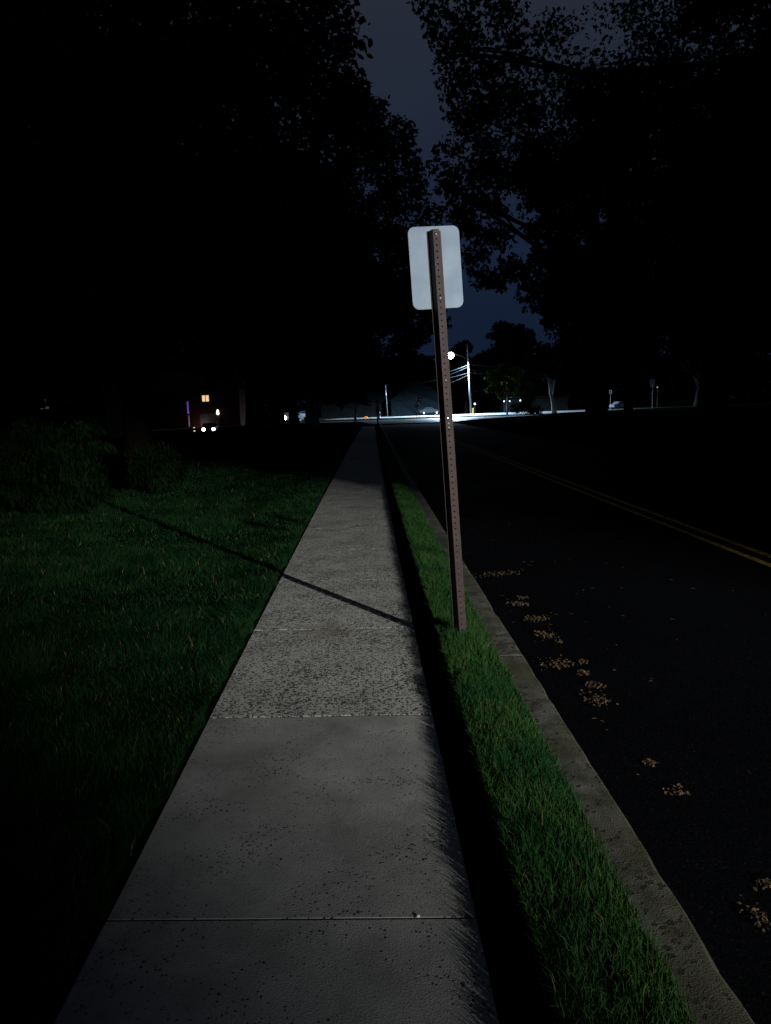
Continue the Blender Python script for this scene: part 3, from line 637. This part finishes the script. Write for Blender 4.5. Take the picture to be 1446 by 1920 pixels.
# wires
def wire(a, b, sag, label, r=.022, dashes=False):
    a = Vector(a); b = Vector(b); pts = []
    for i in range(17):
        f = i/16; p = a.lerp(b, f); p.z -= sag*4*f*(1-f); pts.append(p)
    c = pts[0].copy(); o = MB()
    o.tube([p-c for p in pts], r, 5)
    w_ = o.build('power_line', M_wire, smooth=True); w_.location = c
    if dashes:
        rg = MB()
        for i in range(34):
            f = (i+.5)/34; p = a.lerp(b, f); p.z -= sag*4*f*(1-f)+.06; p -= c; d = (b-a).normalized(); rg.tube([p-d*.45, p+d*.45], .035, 5)
        rg.build('cable_wrap', M_wire, w_)
    tag(w_, label, 'power line', 'wires on the utility pole'); return w_
wire(AT(878, 684, PD-.3), AT(735, 719, 175), .6, 'topmost wire running left from the utility pole, lit in dashes', .03, True)
wire(AT(878, 688, PD-.3), AT(735, 725, 175), .9, 'second wire running left from the utility pole', .03)
wire(AT(879, 699, PD-.3), AT(720, 719, 172), .8, 'third wire running left from the utility pole', .03)
wire(AT(880, 702, PD-.3), AT(770, 726, 165), 1.0, 'lowest wire running left from the utility pole', .028)
wire(AT(880, 683, PD-.3), AT(1010, 687, 158), .3, 'topmost wire running right from the utility pole', .03, True)
wire(AT(881, 699, PD-.3), AT(1000, 700, 155), .3, 'lower wire running right from the utility pole', .028)
wire(AT(881, 694, PD-.3), AT(1000, 696, 158), .2, 'faint middle wire running right from the utility pole', .018)
# bare pole left
b = AT(727, 778, 150); b.z = 0
utility_pole('utility_pole', b, AT(723, 722, 150), 'thin dark pole left of the road beyond the stop sign', None, .06)

def text_mesh(txt, size, m, parent, loc, flip=False, name='lettering'):
    cu = bpy.data.curves.new('t', 'FONT'); cu.body = txt; cu.size = size; cu.align_x = 'CENTER'; cu.align_y = 'CENTER'; cu.extrude = .004; cu.offset = size*.012
    to = bpy.data.objects.new('t', cu); C.objects.link(to); dg = bpy.context.evaluated_depsgraph_get(); dg.update()
    me = bpy.data.meshes.new_from_object(to.evaluated_get(dg)); bpy.data.objects.remove(to)
    o = link(name, me, m, parent); o.rotation_euler = (PI/2, 0, 0); o.location = loc; return o
def octagon(r): return [(r*math.cos(PI/8+q*PI/4), r*math.sin(PI/8+q*PI/4)) for q in range(8)]
def stop_sign(px, pyc, D, label, R_=.40, double=True, lit=False):
    c = AT(px, pyc, D); e = empty('stop_sign', (c.x, D, .03)); tag(e, label, 'stop sign', 'stop signs at the junction')
    MB().box((0, .04, c.z/2), (.07, .05, c.z+.5), .01).build('post', M_galv if not lit else M_signw, e)  # lit: lamp light put into the post colour as pale blue
    f = MB().prism(octagon(R_), .012, (0, 0, c.z)).build('sign_face', M_red, e)
    MB().prism(octagon(R_*1.06), .006, (0, .012, c.z)).build('white_rim', M_white, e)
    text_mesh('STOP', R_*.75, M_white, e, (0, -.010, c.z)); return e
stop_sign(693, 757, 100, 'dim red stop sign at the end of the sidewalk', .42)
s2 = stop_sign(786, 750, 112, 'red stop sign beyond the diamond sign at the junction', .45)
stop_sign(951, 737, 119, 'red stop sign on a brightly lit bluish post under the lit tree', .42, lit=True)
# small reflector on third
d = AT(781, 762, 111); e = empty('diamond_sign', (d.x, 111, .03)); tag(e, 'small pale blue diamond sign in front of the red stop sign', 'road sign')
MB().box((0, .03, d.z/2), (.06, .05, d.z+.1), .01).build('post', M_galv, e)
MB().prism([(0, .42), (.42, 0), (0, -.42), (-.42, 0)], .012, (0, -.01, d.z)).build('sign_face', M_signw, e)
MB().prism([(-.05, -.2), (.05, -.2), (.05, .08), (.14, .08), (0, .25), (-.14, .08), (-.05, .08)], .006, (0, -.021, d.z)).build('arrow', M_dark, e)
# street name sign
d = AT(656, 764, 104); e = empty('street_name_sign', (d.x, 104, .0)); tag(e, 'thin street name sign on a post left of the thin pale trunk', 'street sign')
MB().box((0, .03, d.z/2), (.06, .05, d.z), .01).build('post', M_galv, e)
MB().box((0, 0, d.z+.05), (.95, .02, .22), .008).build('name_blade', M_grn, e)
# white marker beyond dark post
d = AT(711, 772, 118); e = empty('hydrant', (d.x, 118, .03)); tag(e, 'small white hydrant just right of the dark street post', 'hydrant')
MB().lathe([(.20, 0), (.20, .06), (.14, .08), (.14, .75), (.18, .78), (.16, .9), (.08, 1.0), (.03, 1.05)], (0, 0, 0), 14).build('barrel', M_white, e, smooth=True)
MB().tube([(-.28, 0, .6), (.28, 0, .6)], .07, 10).build('nozzle', M_white, e, smooth=True)
# near dark post on verge, ~45 m
d = AT(709, 800, 46); e = empty('roadside_post', (d.x, 46, 0)); tag(e, 'thick black roadside post at the far end of the grass strip', 'post')
h = AT(709, 741, 46).z
MB().box((0, 0, h*.45), (.10, .10, h*.9), .01).build('post', M_dark, e)
MB().box((0, -.02, h*.62), (.17, .12, .42), .02).build('post_box', M_dark, e)
# oval sign with 0
def panel_sign(name, px, pyc, D, wd, ht, label, m=M_white, extra=None, group=None):
    c = AT(px, pyc, D); e = empty(name, (c.x, D, 0)); tag(e, label, 'road sign', group)
    MB().box((0, .03, c.z/2), (.06, .05, c.z), .01).build('post', M_galv, e)
    MB().box((0, 0, c.z), (wd, .02, ht), .008).build('sign_face', m, e); 
    return e, c.z
e, z = panel_sign('road_sign', 1145, 735.5, 132, .72, .95, 'dark sign with a pale 0 on it, beyond the right lawn', M_dark)
text_mesh('0', 1.05, mat('glowing_lettering', (.75, .8, .85), .5, emit=(.7, .8, .9), es=.10), e, (0, -.018, z))  # faint emission on the digit stands in for light falling on it
e, z = panel_sign('road_sign', 1224, 718.5, 134, .02, 1.6, 'tall sign post with two pale upright panels side by side', M_dark)
for s_ in (-1, 1): MB().box((s_*.24, -.01, z), (.36, .02, 1.5), .01).build('sign_panel', M_alu, e)

# cars
def car(name, loc, rz, label, paint, lights=None, hr_=.13, es=60, tail=False, col=(1, .95, .85)):
    e = empty(name, loc, rz); tag(e, label, 'car')
    prof = [(-2.2, .35), (-2.25, .75), (-2.05, .92), (-1.5, 1.0), (-1.0, 1.42), (.3, 1.45), (1.0, 1.02), (2.0, .88), (2.22, .65), (2.22, .35)]
    MB().prism(prof, 1.72, (0, 0, 0), ((1, 0, 0), (0, 0, 1), (0, 1, 0))).build('body', paint, e)
    MB().prism([(-1.40, 1.03), (-.97, 1.37), (.25, 1.40), (.85, 1.05)], 1.735, (0, 0, 0)).build('side_windows', M_glass, e)
    for x in (-1.35, 1.35):
        for y in (-.82, .82):
            w1 = MB().tube([(x, y-.1, .32), (x, y+.1, .32)], .32, 16).build('wheel', M_rubber, e)
            MB().tube([(x, y-.107, .32), (x, y+.107, .32)], .18, 12).build('rim', M_galv, w1)
    for y in (-.62, .62):
        m = emitter('headlight_glow'+str(es), col, es) if lights else M_glass
        MB().tube([(2.16, y, .68), (2.26, y, .68)], hr_, 12).build('headlight', m, e)
        MB().box((-2.23, y, .78), (.05, .32, .14), .01).build('tail_light', M_red, e)
    MB().box((2.225, 0, .50), (.04, 1.0, .16), .01).build('grille', M_dark, e)
    return e
M_cd = mat('dark_car_paint', (.008, .008, .01), .5, spec=.1); M_cp = mat('pale_car_paint', (.28, .31, .35), .4, spec=.4)
p = AT(388, 805, 96)
car('parked_car', (p.x, 98, p.z-.68), -PI/2+.12, 'car on the driveway with both headlights shining by the brick garage', M_cd, True, .20, 20, col=(1, .80, .78))
p = AT(541, 783, 112)
car('parked_car', (p.x, 114.5, p.z-.72), -PI/2-.55, 'car on the side street with one broad white headlight glow between two trunks', M_cp, True, .34, 30, col=(1, 1, .85))
p = G(1160, 767); car('parked_car', (AT(1165, 766, 150).x, 150, .03), .3, 'pale low car parked along the street below the 0 sign', M_cp)
p = AT(806, 770, 158); car('parked_car', (p.x, 158, .03), .05, 'dark car parked before the blue gabled house', M_cd)
p = AT(575, 776, 150); car('parked_car', (p.x-.0, 150, gz(p.x, 150)+.03), .1, 'dim pale car between the thick trunk and the dark slim trunk', M_cp)
# orange lantern
p = AT(686, 781, 116); e = empty('pumpkin_lantern', (p.x, 116, .03)); tag(e, 'small glowing orange pumpkin lantern beside the road end', 'lantern')
MB().lathe([(.08, 0), (.24, .05), (.30, .17), (.27, .30), (.14, .38), (.05, .39)], (0, 0, 0), 16).build('shell', emitter('orange_glow', (1, .36, .05), .7), e, smooth=True)
MB().tube([(0, 0, .385), (.03, 0, .47)], [.05, .035], 7).build('stem', M_bark, e)

# ================================================================ HOUSES
def house(name, loc, wd, dp, hw, hr, label, wallm, rz=0, wins=(), roofm=M_roof, gable_front=False):
    e = empty(name, loc, rz); tag(e, label, 'house', 'houses beyond the trees')
    MB().box((0, 0, hw/2-.6), (wd, dp, hw+1.2)).build('wall', wallm, e)
    o = .5; ht = hw+hr
    if gable_front:
        g = MB().prism([(-wd/2, hw+.002), (wd/2, hw+.002), (0, ht-.05)], dp, (0, 0, 0)).build('gable', wallm, e)
        r_ = MB().prism([(-wd/2-o, hw-.25), (0, ht), (wd/2+o, hw-.25), (wd/2+o, hw), (0, ht+.28), (-wd/2-o, hw)], dp+2*o, (0, 0, 0)).build('roof', roofm, e)
    else:
        r_ = MB().prism([(-dp/2-o, hw+.003), (dp/2+o, hw+.003), (0, ht)], wd+2*o, (0, 0, 0), ((0, 1, 0), (0, 0, 1), (1, 0, 0))).build('roof', roofm, e)
    MB().box((wd*.25, 0, ht-.2), (.7, .7, 1.6)).build('chimney', M_brick, r_)
    for (x, z, a, b, m, fr) in wins:
        f = MB(); y = -dp/2-.03
        f.box((x, y, z+b/2+.05), (a+.2, .08, .1)); f.box((x, y, z-b/2-.05), (a+.2, .08, .1)); f.box((x-a/2-.05, y, z), (.1, .08, b)); f.box((x+a/2+.05, y, z), (.1, .08, b))
        if fr: f.box((x, y-.001, z), (.10, .07, b))
        if fr == 2:
            for q in range(7): f.box((x, y-.02, z-b/2+b*(q+.5)/7), (a, .03, b/16))
        w_ = f.build('window', M_darkwall, e); MB().box((x, y+.01, z), (a, .03, b)).build('pane', m, w_)
    return e
DG = 118.0; hp = AT(368, 800, DG); h0 = hp.z-.3
W_warm = emitter('warm_window_light', (1, .66, .30), .9); W_dim = emitter('dim_blind_light', (1, .80, .62), .085)
def hx(px): return AT(px, 770, DG).x
hc = hx(372)
def wz(py): return AT(372, py, DG).z-(h0)
gh = house('garage_house', (hc, DG+5, h0), 13, 10, 6.2, 3.0, 'dark house with a reddish brick garage and one lit window', M_brick,
           wins=[(hx(387)-hc, wz(747.5), 1.05, .95, W_warm, 1), (hx(330)-hc, wz(735), 1.0, 1.1, M_glass, 1)])
MB().box((hx(353)-hc, -5.06, (wz(752)+wz(775))/2), (.28, .05, wz(751)-wz(774))).build('light_strip', emitter('purple_glow', (.25, .02, 1.0), .20), gh)
MB().box((hx(353.5)-hc, -5.06, (wz(778)+wz(800))/2), (.16, .05, wz(778)-wz(799))).build('light_strip', emitter('faint_purple_glow', (.16, .02, .55), .12), gh)
MB().box((hx(393)-hc, -5.04, 1.15), (3.0, .05, 2.3)).build('garage_door', M_siding, gh)
MB().lathe([(.05, .75), (.16, .62), (.24, .1), (.18, 0), (.04, -.1)], (hx(409)-hc, -5.3, wz(778)), 10).build('wall_lamp', emitter('white_lamp_glow', (.9, 1, .9), 2.2), gh, smooth=True)
MB().lathe([(.05, .4), (.2, .3), (.28, .1), (.2, -.1), (.04, -.2)], (hx(363)-hc, -5.3, wz(806)), 10).build('path_lamp', emitter('low_lamp_glow', (1, .85, .65), 1.6), gh, smooth=True)
def plight(parent, loc, e_, col, r=.1):
    l = bpy.data.lights.new('house_lamp_light', 'POINT'); l.energy = e_; l.color = col; l.shadow_soft_size = r
    o = bpy.data.objects.new('lamp_glow', l); C.objects.link(o); o.location = loc; o.parent = parent
plight(gh, (hx(380)-hc, -6.2, wz(795)), 60, (1, .75, .65))
# house at far left with blinds
DB = 62.0; b0 = AT(75, 800, DB); zb = gz(b0.x, DB)
p1 = AT(83, 758, DB); p2 = AT(86, 743, DB); p3 = AT(62, 759, DB)
house('blinds_house', (b0.x-1.5, DB+4, zb), 11, 8, 3.0, 2.6, 'dark house at the far left with faint light through blinds', M_darkwall,
      wins=[(p1.x-b0.x+1.5, p1.z-zb, .75, .75, W_dim, 2), (p3.x-b0.x+1.5, p3.z-zb, .2, .3, emitter('dimmer_blind_light', (1, .8, .6), .03), 0)])
g = AT(795, 770, 172); house('gabled_house', (g.x-1, 176, 0), 13, 8, 3.2, 4.6, 'blue grey gabled house faint behind the wires', mat('blue_grey_siding', (.006, .010, .014), .8, (.009, .014, .018), 1, spec=.05), gable_front=True)
g = AT(1000, 770, 172); house('low_house', (g.x, 172, 0), 14, 8, 2.8, 2.2, 'low dark house behind the bush with small porch lights', M_darkwall,
      wins=[])
g = AT(1190, 770, 200); house('long_house', (g.x, 200, 0), 18, 8, 3.0, 2.4, 'long dark house faint behind the double sign', M_siding, wins=[(2, 1.6, 1.2, 1.2, M_glass, 1), (-3, 1.6, 1.2, 1.2, M_glass, 1)])
g = AT(660, 770, 175); house('corner_house', (g.x, 178, 0), 14, 8, 3.0, 2.6, 'dark house behind the street name sign', M_darkwall, wins=[(2, 1.6, 1.2, 1.2, M_glass, 1)])
# porch / garden lamps seen as dots
def garden_lamp(px, py, D, r, col, s, label, group='small distant lamps'):
    c = AT(px, py, D); e = empty('garden_lamp', (c.x, D, gz(c.x, D))); tag(e, label, 'lamp', group)
    hgt = c.z-gz(c.x, D); MB().tube([(0, 0, 0), (0, 0, hgt-r)], .03, 6).build('stake', M_dark, e)
    MB().lathe([(r*.4, -r), (r, -r*.4), (r, r*.4), (r*.4, r)], (0, 0, hgt), 10).build('lamp_glass', emitter('dot_glow_%s' % (str(s)+str(col)), col, s), e, smooth=True)
garden_lamp(890.5, 757.5, 150, .17, (1, .9, .7), 3, 'tiny white lamp just right of the utility pole')
garden_lamp(945.5, 752.5, 150, .12, (1, .85, .75), 1.2, 'tiny pink white lamp left of the bright stop sign post')
garden_lamp(956, 752.5, 150, .12, (1, .85, .75), .7, 'tiny pink white lamp right of the bright stop sign post')
garden_lamp(976, 751, 150, .14, (1, .75, .6), 1.5, 'tiny warm lamp above the round bush')
garden_lamp(1354, 708, 120, .12, (1, .75, .5), .12, 'faint warm lamp at the far right behind the broad trunk')
garden_lamp(1233, 726, 134.6, .14, (1, .95, .95), .15, 'faint white lamp beside the two upright panels')

# ================================================================ LITTER on the road
def litter(px, py, sz, seed, label, asp=1.6, group='leaf and catkin clumps in the gutter'):
    r = np.random.default_rng(seed); p = G(px, py, ROADZ); n = int(30+sz*1100); 
    e = empty('leaf_clump', (p.x, p.y, ROADZ)); tag(e, label, 'leaf litter', group)
    e.rotation_euler = (0, 0, float(r.uniform(-.4, .4)))
    P = r.normal(size=(n, 3))*np.array([sz*.34*asp/1.3, sz*.34, 0]); P[:, 2] = np.abs(r.normal(size=n))*sz*.10+.003
    v = r.normal(size=(n, 3)); v[:, 2] *= .5; v /= np.linalg.norm(v, axis=1)[:, None]; u = np.cross(v, r.normal(size=(n, 3))); u /= np.linalg.norm(u, axis=1)[:, None]
    s = r.uniform(.006, .019, n)
    V = P[:, None, :]+(OVAL[None, :, 0, None]*1.3*u[:, None, :]+(OVAL[None, :, 1, None]-.5)*v[:, None, :])*s[:, None, None]
    V[..., 2] = np.maximum(V[..., 2], .001)
    i = np.arange(n)[:, None]*6; fast('dry_leaves', V.reshape(-1, 3), [i+np.arange(6)], M_tan, e)
LT = [(935, 1078, .16, 'long thin tan clump furthest up the gutter', 2.6), (982, 1122, .06, 'small tan clump just beyond the forked one', 1.3), (973, 1134, .09, 'forked tan clump beside the kerb', 1.8),
      (1002, 1162, .10, 'loose tan clump with bits around it', 1.8), (1023, 1193, .11, 'round tan clump above the bare patch', 1.2), (1048, 1204, .04, 'tiny grey tan clump right of the round one', 1),
      (1048, 1248, .13, 'bright tan elongated clump nearest the kerb chip', 1.9), (1093, 1263, .06, 'compact tan clump right of the bright elongated one', 1.1), (1092, 1242, .04, 'thin tan clump above the compact one', 1.6), (1114, 1286, .08, 'tan clump just above the largest one', 1.2),
      (1121, 1316, .12, 'largest brown tan clump at the end of the trail', .9), (1217, 1432, .05, 'faint clump farther out in the road', 1.2), (1270, 1487, .06, 'faint brown clump low in the dark road', 1.5),
      (1436, 1660, .05, 'brownish clump at the right edge of the picture', 1.1), (1425, 1725, .08, 'large dim clump at the lower right edge', 1.0)]
for i, (a, b2, s_, l_, as_) in enumerate(LT): litter(a, b2, s_, 100+i, l_, as_)
# loose bits
n = 170; Yb = rng.uniform(1.8, 11, n); Xb = 1.0+rng.random(n)**1.6*2.2+veera(Yb)
an = rng.uniform(0, PI, n); ln = rng.uniform(.006, .028, n); wd = rng.uniform(.0015, .005, n)
d = np.stack([np.cos(an), np.sin(an), np.zeros(n)], 1); q = np.stack([-np.sin(an), np.cos(an), np.zeros(n)], 1)
P = np.stack([Xb, Yb, np.full(n, ROADZ+.004)], 1); up = np.array([0, 0, .006])
V = np.stack([P-d*ln[:, None], P-q*wd[:, None]+up, P+d*ln[:, None], P+q*wd[:, None]+up*.5], 1).reshape(-1, 3)
o = fast('road_debris', V, [np.arange(n)[:, None]*4+np.arange(4)], M_tan); tag(o, 'scattered twigs and seed bits on the dark road', 'debris', kind='stuff')
# rusty moss growing in the slab joints
n = 2600; k = rng.integers(1, 9, n); Yb = 2.185+k*1.572+rng.normal(0, .006, n); Xb = -.9+rng.random(n)*1.15
keep = vnoise(Xb+3, Yb, 6, 12) > .42; Xb, Yb = Xb[keep], Yb[keep]; n = len(Xb); Yb -= .055*(Xb+.93)/1.22
o = blades('joint_moss', Xb+veera(Yb), Yb, np.full(n, -.006), rng.uniform(.008, .018, n), rng.uniform(.003, .008, n), rng.uniform(.3, 1.2, n), mat('dry_moss', (.018, .015, .008), .9, (.04, .03, .015), 9, spec=0))
tag(o, 'dry moss growing in the joints of the sidewalk', 'moss', kind='stuff')
# pale pebble on the first joint
p = G(784, 1721); e = MB().lathe([(.002, -.001), (.006, .001), (.007, .004), (.004, .007), (.001, .008)], (0, 0, 0), 8).build('pebble', M_white, smooth=True); e.location = (p.x, p.y, .003)
tag(e, 'tiny white pebble on the nearest sidewalk joint', 'pebble')

# ================================================================ STREET LAMP BEHIND THE VIEWER (lights the near scene)
LP = Vector((17.0, -22.0, 8.6))
e = empty('street_lamp', (18.6, -23.5, 0)); tag(e, 'street lamp on the other side of the road behind the viewer', 'street lamp')
MB().tube([(0, 0, 0), (0, 0, 8.2)], [.11, .07], 12).build('pole', M_galv, e, smooth=True)
rel = LP-Vector((18.6, -23.5, 0))
MB().tube([(0, 0, 8.0), (-.6, .55, 8.7), rel+Vector((.1, -.1, .18))], .04, 8).build('arm', M_galv, e, smooth=True)
MB().box((rel.x, rel.y, rel.z+.17), (.55, .3, .12), .04, math.radians(137)).build('lamp_head', M_galv, e)
sl = bpy.data.lights.new('near_street_lamp_light', 'SPOT'); sl.energy = 54000; sl.color = (1.0, .99, .955); sl.shadow_soft_size = .07
sl.spot_size = math.radians(14.1); sl.spot_blend = 1.0
so = bpy.data.objects.new('lamp_light', sl); C.objects.link(so); so.location = LP
aim = Vector((-.1, 7.6, .2)); so.rotation_euler = (aim-LP).to_track_quat('-Z', 'Y').to_euler()
# tree by the kerb behind us whose crown shades the street further up
cl = crown(10.6, -2.0, 6.6, 2.9, 2.9, 2.3, 20, .95, 51)+[(9.6, -9.1, 5.3, .18), (11.6, -8.6, 5.0, .25), (10.2, -9.4, 5.0, .14), (10.6, -8.2, 5.1, .22), (10.5, -7.7, 5.6, .35), (10.7, -7.0, 4.9, .40), (10.4, -6.2, 5.4, .5), (10.6, -5.5, 4.8, .5)]
tree('maple_tree', 'young tree on the right kerb behind the viewer', (11.4, -1.8, .1), 9, .16, cl, 3000, .20, M_leafR, M_bark, GR, seed=51, nbr=26)

# unseen trees added behind the viewer, their canopy blocks ambient sky light
tree('shade_tree', 'unseen big tree added on the lawn behind the viewer to block sky light', (-5.0, -7.0, 0), 17, .4, crown(-3.5, -3.0, 13.4, 9, 8, 2.6, 46, 2.0, 61), 16000, .5, M_leafL, M_bark, GL, seed=61)
tree('maple_tree', 'unseen big tree added across the road behind the viewer to block sky light', (13.5, -12.5, .1), 17, .4, crown(9, -9, 13.8, 9, 8, 2.6, 46, 2.0, 62), 16000, .5, M_leafR, M_bark, GR, seed=62)
tree('shade_tree', 'unseen tall tree added farther back behind the viewer to block sky light', (-9.0, -24.0, 0), 18, .4, crown(-6, -22, 12.0, 9, 8, 5, 46, 2.2, 63), 12000, .6, M_leafL, M_bark, GL, seed=63)
